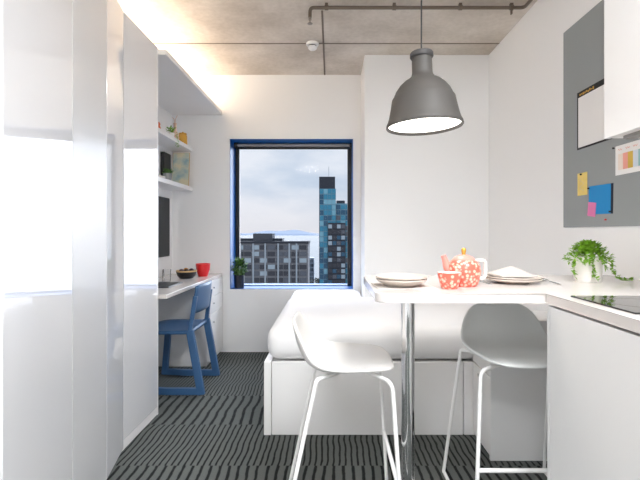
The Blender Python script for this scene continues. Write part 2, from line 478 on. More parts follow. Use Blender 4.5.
obj('body', lathe(new(), [(0, 0), (.032, 0), (.036, .03), (.03, .07), (.014, .1), (.012, .15), (.016, .165), (.011, .165), (.009, .15), (.009, .105), (0, .1)], (-1.40, 3.86, z), 24), peach_c, o, smooth=50)
c = new(); tube(c, [(-1.40, 3.86, z+.1), (-1.395, 3.855, z+.2), (-1.38, 3.86, z+.235)], .0025, 6); tube(c, [(-1.40, 3.86, z+.1), (-1.41, 3.87, z+.2), (-1.43, 3.875, z+.225)], .0025, 6)
obj('dry_stem', c, peach_c, o)
o = thing('jar', (-1.385, 4.02, z), 'yellow glass jar at the end of the upper wall shelf', 'jar')
obj('body', lathe(new(), [(0, 0), (.036, 0), (.039, .008), (.039, .085), (.034, .095), (0, .095)], (-1.385, 4.02, z), 24), yellow_c, o, smooth=40)
obj('lid', lathe(new(), [(0, .0955), (.035, .0955), (.035, .112), (.008, .114), (.008, .124), (0, .124)], (-1.385, 4.02, z), 24), gold, o, smooth=40)
o = thing('shelf_ornament', (-1.37, 3.40, z), 'small orange ornament at the near end of the upper shelf', 'ornament')
c = lathe(new(), [(0, 0), (.02, 0), (.024, .012), (.016, .03), (.02, .045), (.012, .06), (0, .062)], (-1.37, 3.40, z), 18)
obj('body', c, orange_c, o, smooth=50)
# things on the lower shelf (top z = 1.592)
z = 1.592
o = thing('framed_print', (-1.40, 3.99, z), 'pale abstract print leaning on the lower wall shelf', 'picture')
def leaned(bm, ang, pivot):
    bmesh.ops.rotate(bm, verts=bm.verts, cent=pivot, matrix=Matrix.Rotation(ang, 3, 'X')); return bm
fr = new(); xa, xb = -1.505, -1.345; yb = 4.06; hh = .325
obj('frame', leaned(B(xa, xb, yb, yb+.012, z, z+hh, .002), math.radians(-6), Vector((xa, yb, z))), wood_l, o)
obj('artwork', leaned(B(xa+.004, xb-.004, yb-.0015, yb-.0001, z+.004, z+hh-.004), math.radians(-6), Vector((xa, yb, z))), print_m, o)
o = thing('book', (-1.50, 3.99, z), 'tall black book standing beside the framed print', 'book')
obj('cover', B(-1.531, -1.497, 3.86, 4.02, z, z+.29, .002), black_m, o)
obj('pages', B(-1.528, -1.500, 4.0201, 4.022, z+.004, z+.286), paper_w, o)
o = thing('potted_succulent', (-1.374, 3.62, z), 'small leafy plant in a grey pot on the lower shelf', 'plant')
obj('pot', lathe(new(), [(0, 0), (.03, 0), (.036, .06), (.031, .06), (.028, .05), (0, .05)], (-1.374, 3.62, z), 20), grey_pot, o, smooth=40)
c = new()
for k in range(70):
    a = rnd(0, 2*PI); leaf(c, (-1.374+.015*math.cos(a), 3.62+.015*math.sin(a), z+.05+rnd(0, .03)), (math.cos(a), math.sin(a), rnd(0, 1.6)), rnd(.025, .045), .016)
obj('foliage', c, green2, o)
o = thing('sea_shell', (-1.38, 3.46, z), 'white shell ornament on the lower wall shelf', 'ornament')
c = new()
for k in range(5):
    a = k*.5; r = .028*(1-.14*k)
    lathe(c, [(0, 0), (r*.75, .0), (r, r*.5), (r*.7, r), (0, r*1.15)], (-1.405+.018*k, 3.48-.012*k, z), 14)
obj('body', c, white_c, o, smooth=60)

# wall screen
o = thing('wall_screen', (-1.51, 3.5, .935), 'black wall-mounted screen above the desk', 'screen')
obj('housing', B(-1.533, -1.512, 2.95, 4.03, .935, 1.475, .003), black_m, o)
obj('screen_glass', B(-1.512, -1.508, 2.96, 4.02, .95, 1.465), black_m, o)

# ------------------------------------------------------------------ desk and drawers
DT = .76
dk = thing('desk', (-1.29, 3.45, 0), 'long white built-in desk top along the left wall', 'desk')
obj('desktop', B(XL, -1.05, 2.742, D, .732, DT, .003), top_w, dk)
dw = thing('drawer_unit', (-1.28, 3.93, 0), 'white three-drawer pedestal under the far end of the desk', 'drawers')
obj('carcass', B(XL, -1.06, 3.70, D, 0.03, .731), satin, dw)
obj('plinth', B(XL, -1.075, 3.71, D, 0, .03), satin, dw)
for (a, bb) in ((.592, .724), (.45, .588), (.04, .446)):
    d_ = obj('drawer', B(-1.06, -1.042, 3.704, D-.014, a, bb, .002), satin, dw)
    zz = {.592: .668, .45: .53, .04: .364}[a]
    k = new(); tube(k, [(-1.042, 3.80, zz), (-1.03, 3.80, zz)], [.006, .009], 12)
    obj('knob', k, steel, d_)

# desk things
o = thing('fruit_bowl', (-1.257, 3.74, DT), 'black bowl with a pale rim, heaped with fruit on the desk', 'bowl')
bx, by = -1.257, 3.74
obj('bowl_shell', lathe(new(), [(0, 0), (.055, 0), (.075, .02), (.086, .055), (.082, .055), (.07, .024), (.05, .008), (0, .008)], (bx, by, DT), 36), black_c, o, smooth=50)
obj('rim', lathe(new(), [(.0815, .0552), (.0865, .0552), (.0865, .068), (.0815, .068), (.0815, .0552)], (bx, by, DT), 36), wood_l, o, smooth=40)
def fruit(name, x, y, zc, r, m, label):
    f = lathe(new(), [(0, -r)]+[(r*math.cos(a), r*math.sin(a)) for a in [(-PI/2+PI*i/10) for i in range(1, 10)]]+[(0, r*.93)], (x, y, zc), 18)
    q = obj(name, f, m, None, smooth=True); tag(q, label, 'fruit', 'fruit in the black bowl')
fruit('plum', bx-.035, by-.025, DT+.058, .024, fruit_d, 'dark plum on the left of the black fruit bowl')
fruit('plum', bx+.012, by-.035, DT+.058, .024, fruit_d, 'dark plum at the front of the black fruit bowl')
fruit('plum', bx+.04, by+.012, DT+.06, .024, fruit_d, 'dark plum on the right of the black fruit bowl')
fruit('apricot', bx-.01, by+.018, DT+.066, .022, fruit_y, 'ochre apricot in the middle of the black fruit bowl')
o = obj('red_bowl', lathe(new(), [(0, 0), (.038, 0), (.042, .004), (.06, .06), (.064, .115), (.06, .115), (.056, .06), (.036, .01), (0, .01)], (-1.158, 3.89, DT), 36), red_c, smooth=50)
tag(o, 'deep red ceramic bowl on the desk beside the fruit', 'bowl')
for i, (gx, gy) in enumerate(((-1.375, 3.44), (-1.322, 3.47))):
    g = obj('drinking_glass', lathe(new(), [(0, 0), (.026, 0), (.031, .1), (.029, .1), (.0245, .006), (0, .006)], (gx, gy, DT), 24), tumbler_m, smooth=40)
    tag(g, ('clear tumbler on the desk, nearer the wall screen' if i == 0 else 'clear tumbler on the desk, nearer the fruit bowl'), 'glass', 'tumblers on the desk')
o = thing('tablet', (-1.22, 3.25, DT), 'dark grey tablet lying flat on the desk', 'tablet')
obj('case', B(-1.36, -1.16, 3.07, 3.37, DT, DT+.009, .003), tablet_m, o)
obj('display', B(-1.35, -1.17, 3.085, 3.355, DT+.009, DT+.0098), black_m, o)

# ------------------------------------------------------------------ blue desk chair (local: front = +x)
ch = thing('desk_chair', (-1.16, 3.275, 0), 'blue plastic chair pushed up to the white desk', 'chair', rotz=PI)
for s in (-1, 1):
    y = s*.205
    obj('leg', bar(new(), (-.235, y, .0), (-.152, y, .46), .034, .052, (1, 0, 0), .005), chair_bl, ch, local=True)
    obj('leg', bar(new(), (.185, y, .01), (.15, y, .445), .034, .048, (1, 0, 0), .005), chair_bl, ch, local=True)
    r = new(); bar(r, (-.222, y, .0235), (.02, y, .0235), .0335, .046, (0, 0, 1), .004); bar(r, (.012, y, .0235), (.19, y, .034), .0335, .046, (0, 0, 1), .004)
    obj('runner', r, chair_bl, ch, local=True)
    obj('upright', bar(new(), (-.152, y*.99, .44), (-.188, y*.92, .70), .03, .03, (1, 0, 0), .005), chair_bl, ch, local=True)
# seat: dished panel
s_ = new(); nx, ny = 12, 12; g = []
for i in range(nx+1):
    u = i/nx; row = []
    for j in range(ny+1):
        v = j/ny*2-1; x = -.16+u*.40; wid = .205+.012*math.sin(PI*u)
        zz = .452-.014*math.sin(PI*min(1, u*1.1))*(1-v*v)-.018*max(0, u-.75)*4*max(0, u-.75)*4
        row.append(s_.verts.new((x, v*wid, zz)))
    g.append(row)
for i in range(nx):
    for j in range(ny): s_.faces.new([g[i][j], g[i+1][j], g[i+1][j+1], g[i][j+1]])
so = obj('seat', s_, chair_bl, ch, local=True, smooth=True)
md = so.modifiers.new('thick', 'SOLIDIFY'); md.thickness = .022; md.offset = -1
b_ = new(); g = []
for i in range(9):
    u = i/8; row = []
    for j in range(ny+1):
        v = j/ny*2-1; zz = .575+u*.205-.012*(abs(v)**4)*u
        x = -.168-.03*u-.03*(1-v*v)+.006*u*u
        row.append(b_.verts.new((x, v*(.205-.012*u), zz)))
    g.append(row)
for i in range(8):
    for j in range(ny): b_.faces.new([g[i][j], g[i+1][j], g[i+1][j+1], g[i][j+1]])
bo = obj('backrest', b_, chair_bl, ch, local=True, smooth=True)
md = bo.modifiers.new('thick', 'SOLIDIFY'); md.thickness = .014; md.offset = 0

# ------------------------------------------------------------------ bed
BF = 2.457
bed = thing('bed', (.45, 3.2, 0), 'white panelled bed base beneath the window', 'bed')
obj('front_panel', B(-.338, .755, BF, BF+.02, .0, .4183, .003), satin, bed)
obj('front_panel', B(.76, XR-.002, BF, BF+.02, .0, .4183, .003), satin, bed)
obj('end_panel', B(-.383, -.341, BF-.004, D-.02, 0, .418, .003), satin, bed)
obj('slat_base', B(-.338, XR-.002, BF+.022, STEP-.004, .36, .405), satin, bed)
m_ = new(); box(m_, -.365, .285, BF-.012, D-.012, .4185, .612)
mt = new()
box(mt, -.372, XR-.004, BF-.006, STEP-.006, .4185, .615, .075, 6)
mo = obj('mattress', mt, fabric_w, smooth=True); m_.free()
tag(mo, 'plump white mattress with a white bedspread on the bed base', 'mattress')
# bed cushion ledge that fills the nook in front of the window
m2 = B(-.36, .28, STEP-.003, D-.014, .4185, .605, .05, 5)
mo2 = obj('seat_cushion', m2, fabric_w, smooth=True)
tag(mo2, 'white cushion filling the window nook behind the mattress', 'cushion')
obj('slat_base', B(-.338, .283, STEP-.003, D-.02, .36, .405), satin, bed)

# bedside cabinet tucked against the bed
ns = thing('bedside_cabinet', (1.08, 2.31, 0), 'pale grey bedside cabinet behind the grey stool', 'cabinet')
NX = .808
obj('carcass', B(NX+.02, XR-.003, 2.196, BF-.006, .0, .70), satin, ns)
obj('back_panel', B(NX, XR-.003, 2.178, 2.195, 0, .712, .002), satin, ns)
obj('drawer', B(NX+.001, NX+.019, 2.197, BF-.008, .428, .697, .002), satin, ns)
d_ = obj('door', B(NX+.001, NX+.019, 2.197, BF-.008, .02, .42, .002), satin, ns)
k = new(); tube(k, [(NX+.001, 2.33, .385), (NX-.012, 2.33, .385)], [.006, .009], 12); obj('knob', k, steel, d_)
obj('top_panel', B(NX+.02, XR-.003, 2.196, BF-.006, .7005, .712, .002), satin, ns)

# ------------------------------------------------------------------ kitchen run on the right
XC = .736; TZ0, TZ1 = .917, .95; TF, TB, TL = 1.4716, 2.10, .154
def arc(cx, cy, r, a0, a1, n=8): return [(cx+r*math.cos(a0+(a1-a0)*i/n), cy+r*math.sin(a0+(a1-a0)*i/n)) for i in range(n+1)]
poly = [(XC, .42), (XR-.001, .42), (XR-.001, TB)]
poly += arc(TL+.07, TB-.07, .07, PI/2, PI)
poly += arc(TL+.035, TF+.035, .035, PI, 1.5*PI)
poly += [(XC, TF)]
wt = thing('worktop', (.9, 1.5, 0), 'white L-shaped worktop with a breakfast bar on a chrome leg', 'worktop')
obj('top_panel', prism(new(), poly, TZ0, TZ1, .004, 2), top_w, wt)
lg = new(); lathe(lg, [(0, 0), (.045, 0), (.045, .006), (.0285, .01), (.0285, TZ0-.012), (.05, TZ0-.01), (.05, TZ0), (0, TZ0)], (.322, 1.80, 0), 32)
obj('leg', lg, chrome, wt, smooth=35)

bc = thing('base_cabinet', (1.05, .95, 0), 'white kitchen base cabinet under the worktop with the hob', 'cabinet')
CX = .738
obj('carcass', B(CX+.02, XR-.002, .45, 1.45, .1, .905), satin, bc)
obj('plinth', B(CX+.05, XR-.002, .45, 1.43, 0, .099), satin, bc)
obj('end_panel', B(CX, XR-.002, 1.451, 1.469, 0, .909, .001), satin, bc)
obj('door', B(CX, CX+.019, .955, 1.449, .1, .909, .0015), satin, bc)
obj('door', B(CX, CX+.019, .45, .950, .1, .909, .0015), satin, bc)
obj('painted_gap_shade', B(CX+.022, XR-.002, .45, 1.46, .909, .9165), black_m, bc)  # black strip standing in for the shade between cabinet and worktop
hb = thing('hob', (1.03, 1.24, TZ1), 'small black glass hob set into the white worktop', 'hob')
obj('glass_top', B(.773, 1.275, 1.093, 1.389, TZ1, TZ1+.005, .002), black_g, hb)
for cx in (.9, 1.13):
    r_ = new(); lathe(r_, [(.086, .0051), (.088, .0051), (.088, .0054), (.086, .0054), (.086, .0051)], (cx, 1.24, TZ1), 40)
    obj('cooking_ring', r_, grey_al, hb)

uc = thing('wall_cabinet', (1.18, 1.1, 1.5), 'white wall cupboard hung over the right side of the pinboard', 'cupboard')
obj('carcass', B(1.02, XR-.002, .5, 1.575, 1.503, 2.45), satin, uc)
obj('door', B(1.0, 1.019, 1.04, 1.575, 1.5, 2.45, .0015), satin, uc)
obj('door', B(1.0, 1.019, .5, 1.037, 1.5, 2.45, .0015), satin, uc)
obj('light_rail', B(1.04, 1.08, .55, 1.53, 1.49, 1.5025), grey_al, uc)

# ------------------------------------------------------------------ pinboard and papers on the right wall
PX = XR-.012
pb = obj('pinboard', B(PX, XR-.0005, 1.3, 2.486, 1.187, 2.31, .0015), board_g); 
tag(pb, 'large grey felt pinboard on the right wall', 'pinboard')
def onboard(bm, y0, y1, z0, z1, lift=0, th=.0015, mi=0):
    return box(bm, PX-.0003-lift-th, PX-.0003-lift, y0, y1, z0, z1, 0, 2, mi)
def tilt(bm, ang, y, z):
    bmesh.ops.rotate(bm, verts=bm.verts, cent=Vector((PX, y, z)), matrix=Matrix.Rotation(ang, 3, 'X')); return bm
def pin(par, y, z, m=black_m, lift=.002):
    p = new(); tube(p, [(PX-.0003-lift, y, z), (PX-.004-lift, y, z), (PX-.009-lift, y, z)], [.002, .004, .0045], 10)
    return obj('pin', p, m, par)
wp = thing('wall_planner', (PX, 2.15, 1.61), 'white planner with a black header strip and black edge on the pinboard', 'planner')
obj('sheet', onboard(new(), 1.92, 2.333, 1.615, 1.885), paper_w, wp)
e_ = new(); onboard(e_, 1.92, 2.343, 1.605, 1.6148); onboard(e_, 2.3332, 2.343, 1.6148, 1.885)
obj('border', e_, ink_b, wp)
obj('header', onboard(new(), 1.92, 2.343, 1.8852, 1.915), ink_b, wp)
q = new()
for k in range(9):
    yy = 2.32-k*.0145; onboard(q, yy-.011, yy, 1.893+.002*math.sin(k*2.1), 1.903+.003*math.sin(k*3.3), .0016, .0004)
obj('header_flourish', q, ink_gold, wp)
cs = thing('colour_chart', (PX, 1.93, 1.42), 'white sheet with pastel colour swatches pinned to the pinboard', 'paper')
obj('sheet', onboard(new(), 1.80, 2.028, 1.425, 1.562), paper_w, cs)
for k, cc in enumerate([(240, 226, 214), (240, 170, 156), (214, 180, 84), (216, 226, 238), (150, 196, 196), (196, 160, 190)]):
    yy = 2.008-k*.033
    obj('swatch', onboard(new(), yy-.0325, yy, 1.448, 1.522, .0016, .0004), mat('swatch_%d' % k, lin(*cc), .8), cs)
for k in range(3):
    yy = 2.008-k*.05; obj('scribble', tube(new(), [(PX-.0024, yy-.004*i, 1.542+.004*math.sin(i*1.8+k)) for i in range(8)], .0007, 5), orange_c, cs)
pin(cs, 2.034, 1.556)
yn = thing('sticky_note', (PX, 2.30, 1.35), 'yellow paper note pinned on the pinboard', 'note')
obj('sheet', onboard(new(), 2.252, 2.34, 1.356, 1.476), paper_y, yn); pin(yn, 2.30, 1.468)
q = new(); tube(q, [(PX-.0022, 2.30+.018*math.sin(i*.9), 1.45-.006*i) for i in range(13)], .0007, 5); obj('scribble', q, cream_c, yn)
bn = thing('blue_card', (PX, 2.15, 1.24), 'bright blue card with a dark edge on the pinboard', 'card')
obj('sheet', tilt(onboard(new(), 2.062, 2.238, 1.25, 1.395), math.radians(1.2), 2.15, 1.32), paper_b, bn)
obj('edge', tilt(onboard(new(), 2.046, 2.0618, 1.25, 1.395), math.radians(1.2), 2.15, 1.32), paper_bd, bn)
pin(bn, 2.232, 1.386); pin(bn, 2.06, 1.258)
pn = thing('pink_note', (PX, 2.2, 1.23), 'small pink note overlapping the blue card', 'note')
obj('sheet', tilt(onboard(new(), 2.178, 2.244, 1.24, 1.312, .002), math.radians(7), 2.21, 1.27), paper_p, pn)
rp_ = pin(None, 2.095, 1.2205, red_c, 0); rp_.name = 'push_pin'; tag(rp_, 'lone red push pin below the blue card', 'pin')

# ------------------------------------------------------------------ bar stools (local: front = +x)
def stool(loc, rotz, label, shell):
    t = thing('bar_stool', loc, label, 'stool', None, rotz)
    prof = [(.200, .640), (.185, .652), (.14, .655), (.06, .647), (-.03, .640), (-.095, .645), (-.14, .668), (-.166, .708), (-.182, .755), (-.190, .80), (-.193, .825)]
    half = [.10, .152, .178, .192, .198, .200, .196, .186, .168, .142, .098]
    lift = [0, 0, .004, .012, .022, .030, .030, .022, .012, .004, 0]    # sides turn up
    pull = [-.012, -.006, 0, 0, 0, .008, .022, .032, .028, .014, .004]   # sides wrap forward
    bm = new(); g = []; n = 14
    for i, (x, z) in enumerate(prof):
        row = []
        for j in range(n+1):
            v = j/n*2-1
            row.append(bm.verts.new((x+pull[i]*v*v, half[i]*math.sin(v*PI/2*.999)*.5+half[i]*v*.5, z+lift[i]*abs(v)**3)))
        g.append(row)
    for i in range(len(prof)-1):
        for j in range(n): bm.faces.new([g[i][j], g[i+1][j], g[i+1][j+1], g[i][j+1]])
    o = obj('seat_shell', bm, shell, t, local=True, smooth=True)
    m = o.modifiers.new('thick', 'SOLIDIFY'); m.thickness = .014; m.offset = 0
    m = o.modifiers.new('round', 'SUBSURF'); m.levels = 1; m.render_levels = 2
    r = .0078
    for s in (-1, 1):
        obj('leg', tube(new(), fillet([(.09, s*.09, .626), (.172, s*.205, .624), (.21, s*.238, .0085)], .035), r, 10), white_mt, t, local=True, smooth=40)
        obj('leg', tube(new(), fillet([(-.01, s*.09, .626), (-.098, s*.2, .632), (-.235, s*.242, .0085)], .015), r, 10), white_mt, t, local=True, smooth=40)
        obj('runner', tube(new(), [(.21, s*.238, .0085), (-.235, s*.242, .0085)], r, 10), white_mt, t, local=True, smooth=40)
    k = .25
    xx = .172+(.038)*(1-k/.624); yy = .205+.033*(1-k/.624)
    obj('footrest', tube(new(), [(xx, -yy, k), (xx, yy, k)], .0085, 10), white_mt, t, local=True, smooth=40)
    c = new(); tube(c, [(.09, -.10, .624), (.09, .10, .624)], .008, 8); tube(c, [(-.01, -.10, .624), (-.01, .10, .624)], .008, 8)
    box(c, -.04, .12, -.07, .07, .624, .634, .004)
    obj('seat_frame', c, white_mt, t, local=True, smooth=40)
    return t
stool((.046, 1.735, 0), 0, 'white bar stool beside the chrome table leg, seen from the side', shell_w)
stool((.784, 1.835, 0), -PI/2, 'pale grey bar stool tucked under the breakfast bar by the cabinet', shell_g)

# ------------------------------------------------------------------ on the breakfast bar
T = TZ1
def plate_prof(r, h, th=.004):
    return [(0, 0), (r*.55, 0), (r*.62, .003), (r*.9, h*.7), (r, h), (r*.99, h+th), (r*.9, h*.7+th), (r*.62, .003+th), (0, .003+th)]
# left setting: folded napkin under two stacked plates
def cloth(bm, x0, x1, y0, y1, z, th, wav=.002, rot=0, seed=0):
    n = 10; top = []; bot = []
    c = Vector(((x0+x1)/2, (y0+y1)/2, 0)); R = Matrix.Rotation(rot, 3, 'Z')
    for i in range(n+1):
        a = []; b2 = []
        for j in range(n+1):
            p = Vector((x0+(x1-x0)*i/n, y0+(y1-y0)*j/n, 0)); p = R@(p-c)+c
            w = wav*(math.sin(i*.9+seed)+math.cos(j*1.1+seed))*.5
            a.append(bm.verts.new((p.x, p.y, z+th+max(0, w)))); b2.append(bm.verts.new((p.x, p.y, z)))
        top.append(a); bot.append(b2)
    for i in range(n):
        for j in range(n):
            bm.faces.new([top[i][j], top[i+1][j], top[i+1][j+1], top[i][j+1]]); bm.faces.new([bot[i][j], bot[i][j+1], bot[i+1][j+1], bot[i+1][j]])
    for i in range(n):
        for A in ((0, 0), (n, 1)):
            bm.faces.new([top[i][A[0]], top[i+1][A[0]], bot[i+1][A[0]], bot[i][A[0]]])
            bm.faces.new([top[A[0]][i], top[A[0]][i+1], bot[A[0]][i+1], bot[A[0]][i]])
    return bm
lx, ly = .272, 1.66
o = obj('napkin', cloth(new(), lx-.105, lx+.115, ly-.075, ly+.09, T, .003, .0, .06), napkin_m)
tag(o, 'flat off-white napkin under the left plate stack', 'napkin')
o = obj('dinner_plate', lathe(new(), plate_prof(.098, .024), (lx, ly, T+.0032), 48), cream_c, smooth=50)
tag(o, 'lower cream plate of the left stack on the breakfast bar', 'plate', 'plates of the left setting')
o = obj('dinner_plate', lathe(new(), plate_prof(.1, .024), (lx, ly, T+.0135), 48), cream_c, smooth=50)
tag(o, 'upper cream plate of the left stack on the breakfast bar', 'plate', 'plates of the left setting')
# right setting
rx, ry = .757, 1.79
o = obj('dinner_plate', lathe(new(), plate_prof(.112, .016), (rx, ry, T), 48), cream_c, smooth=50)
tag(o, 'lower cream plate of the right stack under the napkin', 'plate', 'plates of the right setting')
o = obj('dinner_plate', lathe(new(), plate_prof(.112, .016), (rx, ry, T+.0083), 48), cream_c, smooth=50)
tag(o, 'upper cream plate of the right stack, napkin on it', 'plate', 'plates of the right setting')
bm = new(); n = 12; top = []
zb = T+.0305
def hgt(u, v): return .036*max(0, 1-abs(u+.05)**1.1)*(.55+.45*(1-abs(v)))+.004
top = [[bm.verts.new((rx-.004+.085*(i/n*2-1)*(1-.15*abs(j/n*2-1)), ry+.075*(j/n*2-1), zb-.006*(1-abs(i/n*2-1))*0+hgt(i/n*2-1, j/n*2-1))) for j in range(n+1)] for i in range(n+1)]
bot = [[bm.verts.new((v.co.x, v.co.y, zb)) for v in row] for row in top]
for i in range(n):
    for j in range(n):
        bm.faces.new([top[i][j], top[i+1][j], top[i+1][j+1], top[i][j+1]]); bm.faces.new([bot[i][j], bot[i][j+1], bot[i+1][j+1], bot[i+1][j]])
for i in range(n):
    for q in (0, n):
        bm.faces.new([top[i][q], top[i+1][q], bot[i+1][q], bot[i][q]]); bm.faces.new([top[q][i], top[q][i+1], bot[q][i+1], bot[q][i]])
bmesh.ops.translate(bm, verts=bm.verts, vec=(0, 0, -.0005))
o = obj('napkin', bm, napkin_m, smooth=60); tag(o, 'folded off-white napkin peaked on top of the right plates', 'napkin')
# cutlery
def handle_pts(x, y0, y1): return [(x, y0, T+.004), (x, y0+(y1-y0)*.5, T+.006), (x, y1, T+.005)]
f = thing('fork', (.632, 1.76, T), 'steel fork left of the right plate stack', 'fork')
c = new(); bar(c, (.632, 1.70, T+.003), (.632, 1.80, T+.004), .010, .003, (0, 0, 1), .001); obj('handle', c, steel, f)
c = new(); bar(c, (.632, 1.80, T+.004), (.632, 1.83, T+.006), .022, .003, (0, 0, 1))
for k in range(4): bar(c, (.6235+.0057*k, 1.83, T+.006), (.6235+.0057*k, 1.87, T+.012), .003, .002)
obj('tines', c, steel, f)
f = thing('spoon', (.9, 1.78, T), 'steel spoon right of the right plate stack', 'spoon')
c = new(); bar(c, (.905, 1.70, T+.003), (.905, 1.82, T+.008), .010, .003, (0, 0, 1), .001); obj('handle', c, steel, f)
c = lathe(new(), [(0, 0), (.012, .001), (.018, .006), (.02, .010), (.018, .0095), (.011, .004), (0, .003)], (0, 0, 0), 20)
for v in c.verts: v.co = Vector((v.co.x+.905, v.co.y*1.5+1.846, v.co.z+T))
obj('bowl', c, steel, f, smooth=True)
# cup
o = thing('teacup', (.441, 1.60, T), 'small red floral cup beside the teapot', 'cup')
obj('body', lathe(new(), [(0, 0), (.027, 0), (.031, .004), (.041, .04), (.044, .06), (.0415, .06)], (.441, 1.60, T), 36), flower_m, o, smooth=50)
obj('lining', lathe(new(), [(.0415, .0602), (.039, .058), (.034, .03), (.026, .007), (0, .007)], (.441, 1.60, T), 36), white_c, o, smooth=50)
# teapot
tx, ty = .520, 1.685
o = thing('teapot', (tx, ty, T), 'round red floral teapot on the breakfast bar', 'teapot')
obj('body', lathe(new(), [(0, 0), (.048, 0), (.054, .006), (.063, .04), (.065, .06), (.06, .085), (.046, .1), (.03, .104), (0, .104)], (tx, ty, T), 44), flower_m, o, smooth=50)
ld = obj('lid', lathe(new(), [(.031, .104), (.044, .1015), (.036, .112), (.018, .12), (.006, .122), (0, .122)], (tx, ty, T), 36), pink_c, o, smooth=50)
obj('knob', lathe(new(), [(0, .122), (.008, .122), (.007, .126), (.009, .134), (.009, .144), (.005, .148), (0, .148)], (tx, ty, T), 18), gold, ld, smooth=50)
sps = [(tx-.05, ty, T+.055), (tx-.066, ty, T+.07), (tx-.072, ty, T+.095), (tx-.08, ty, T+.118)]
obj('spout', tube(new(), fillet(sps, .02), [.018]*1+[.0165-.0075*i/18 for i in range(len(fillet(sps, .02))-1)], 16), pink_c, o, smooth=50)
hs = fillet([(tx+.045, ty, T+.098), (tx+.086, ty, T+.10), (tx+.083, ty, T+.03), (tx+.052, ty, T+.026)], .03)
obj('handle', tube(new(), hs, .0065, 12), white_c, o, smooth=50)

# hanging plant on the worktop by the right wall
px_, py2 = 1.095, 1.835
o = thing('potted_plant', (px_, py2, T), 'trailing green plant in a white pot on the worktop', 'plant')
obj('pot', lathe(new(), [(0, 0), (.05, 0), (.053, .005), (.056, .105), (.05, .105), (.047, .09), (0, .09)], (px_, py2, T), 36), white_c, o, smooth=40)
obj('soil', lathe(new(), [(0, .0905), (.0465, .0905), (.04, .097), (0, .099)], (px_, py2, T), 24), soil, o)
c = new()
for k in range(900):
    a = rnd(0, 2*PI); r = abs(random.gauss(0, .04)); r = min(r, .082)
    zz = T+.105+.058*max(0, 1-(r/.088)**2)*rnd(.3, 1.1)-(.02 if r > .06 else 0)*rnd(0, 1.5)
    dd = Vector((math.cos(a), math.sin(a), rnd(-.7, 1.2)))
    leaf(c, (px_+r*math.cos(a), py2+r*math.sin(a), zz), dd+rdir()*.5, rnd(.014, .024), rnd(.011, .018))
obj('foliage', c, green1, o)
def vine(pts):
    c = new(); P = fillet(pts, .03, 8); tube(c, P, .0011, 5)
    Lw = 0
    for a, b2 in zip(P, P[1:]):
        seg = (b2-a).length; nl = max(1, int(seg/.0035))
        for q in range(nl):
            p = a.lerp(b2, q/nl)
            if p.z < T+.006: p.z = T+.006
            d = rdir(); d.z = abs(d.z) if p.z < T+.02 else d.z
            leaf(c, p, d, rnd(.014, .023), rnd(.011, .017))
    obj('trailing_stem', c, green1, o)
vine([(px_-.05, py2-.02, T+.112), (px_-.078, py2-.03, T+.095), (px_-.072, py2-.032, T+.02)])
vine([(px_-.01, py2-.045, T+.115), (px_-.02, py2-.07, T+.10), (px_-.018, py2-.066, T+.04), (px_+.0, py2-.075, T+.008)])
vine([(px_+.045, py2-.03, T+.115), (px_+.075, py2-.04, T+.09), (px_+.085, py2-.04, T+.035), (px_+.108, py2-.045, T+.009), (px_+.165, py2-.04, T+.008)])
vine([(px_-.03, py2-.045, T+.112), (px_-.05, py2-.066, T+.095), (px_-.046, py2-.06, T+.07)])
vine([(px_+.02, py2-.045, T+.112), (px_+.03, py2-.066, T+.095), (px_+.034, py2-.062, T+.06)])

# plant on the window sill
wx, wy, wz = -.900, D+.062, WZ0+t
o = thing('sill_plant', (wx, wy, wz), 'small bushy plant in a dark pot on the blue sill', 'plant')
obj('pot', lathe(new(), [(0, 0), (.042, 0), (.046, .004), (.05, .125), (.044, .125), (.042, .11), (0, .11)], (wx, wy, wz), 28), dark_pot, o, smooth=40)
c = new()
for k in range(420):
    d = rdir(); r = rnd(.3, 1)
    p = Vector((wx+.004, wy, wz+.205))+Vector((d.x*.068*r, d.y*.068*r, d.z*.085*r))
    leaf(c, p, d+rdir()*.6, rnd(.025, .042), rnd(.016, .026))
obj('foliage', c, green2, o)

# ------------------------------------------------------------------ pendant lamp
lx, ly, lz = .391, 1.86, 1.612
LR = .168
lp = thing('pendant_lamp', (lx, ly, lz), 'large grey bell-shaped pendant lamp over the breakfast bar', 'lamp')
k = 1/960
prof = [(155, 0), (158, 4), (156, 14), (150, 26), (144, 45), (136, 80), (129, 118), (126, 122), (122, 128), (112, 150), (96, 172), (76, 190), (56, 202), (45, 214), (42, 228), (41, 290)]
outer = [(r*k, z*k) for r, z in prof]
inner = [((r-4)*k, max(.002, z*k-.002)) for r, z in prof][::-1]
tilt_m = Matrix.Rotation(math.radians(-2.2), 3, 'Y')
def tl(bm):
    bmesh.ops.rotate(bm, verts=bm.verts, cent=Vector((lx, ly, lz+.34)), matrix=tilt_m); return bm
obj('lamp_shade', tl(lathe(new(), outer+[(38*k, 290*k)]+inner[1:]+[outer[0]], (lx, ly, lz), 56)), lamp_g, lp, smooth=50)
cr = [(0, 288*k), (45*k, 288*k), (48*k, 293*k), (48*k, 306*k), (45*k, 311*k), (0, 313*k)]
obj('collar', tl(lathe(new(), cr, (lx, ly, lz), 32)), mat('dark_rubber', lin(72, 70, 70), .6), lp, smooth=40)
obj('diffuser', tl(lathe(new(), [(0, 12*k), (149*k, 12*k), (147*k, 16*k), (0, 16*k)], (lx, ly, lz), 48)), lamp_in, lp)
obj('cord', tube(new(), [(lx, ly, lz+.335), (lx, ly, ZC-.02)], .0035, 8), cord_b, lp)
obj('ceiling_rose', lathe(new(), [(0, -.025), (.045, -.025), (.05, -.02), (.05, 0), (0, 0)], (lx, ly, ZC), 28), lamp_g, lp, smooth=40)

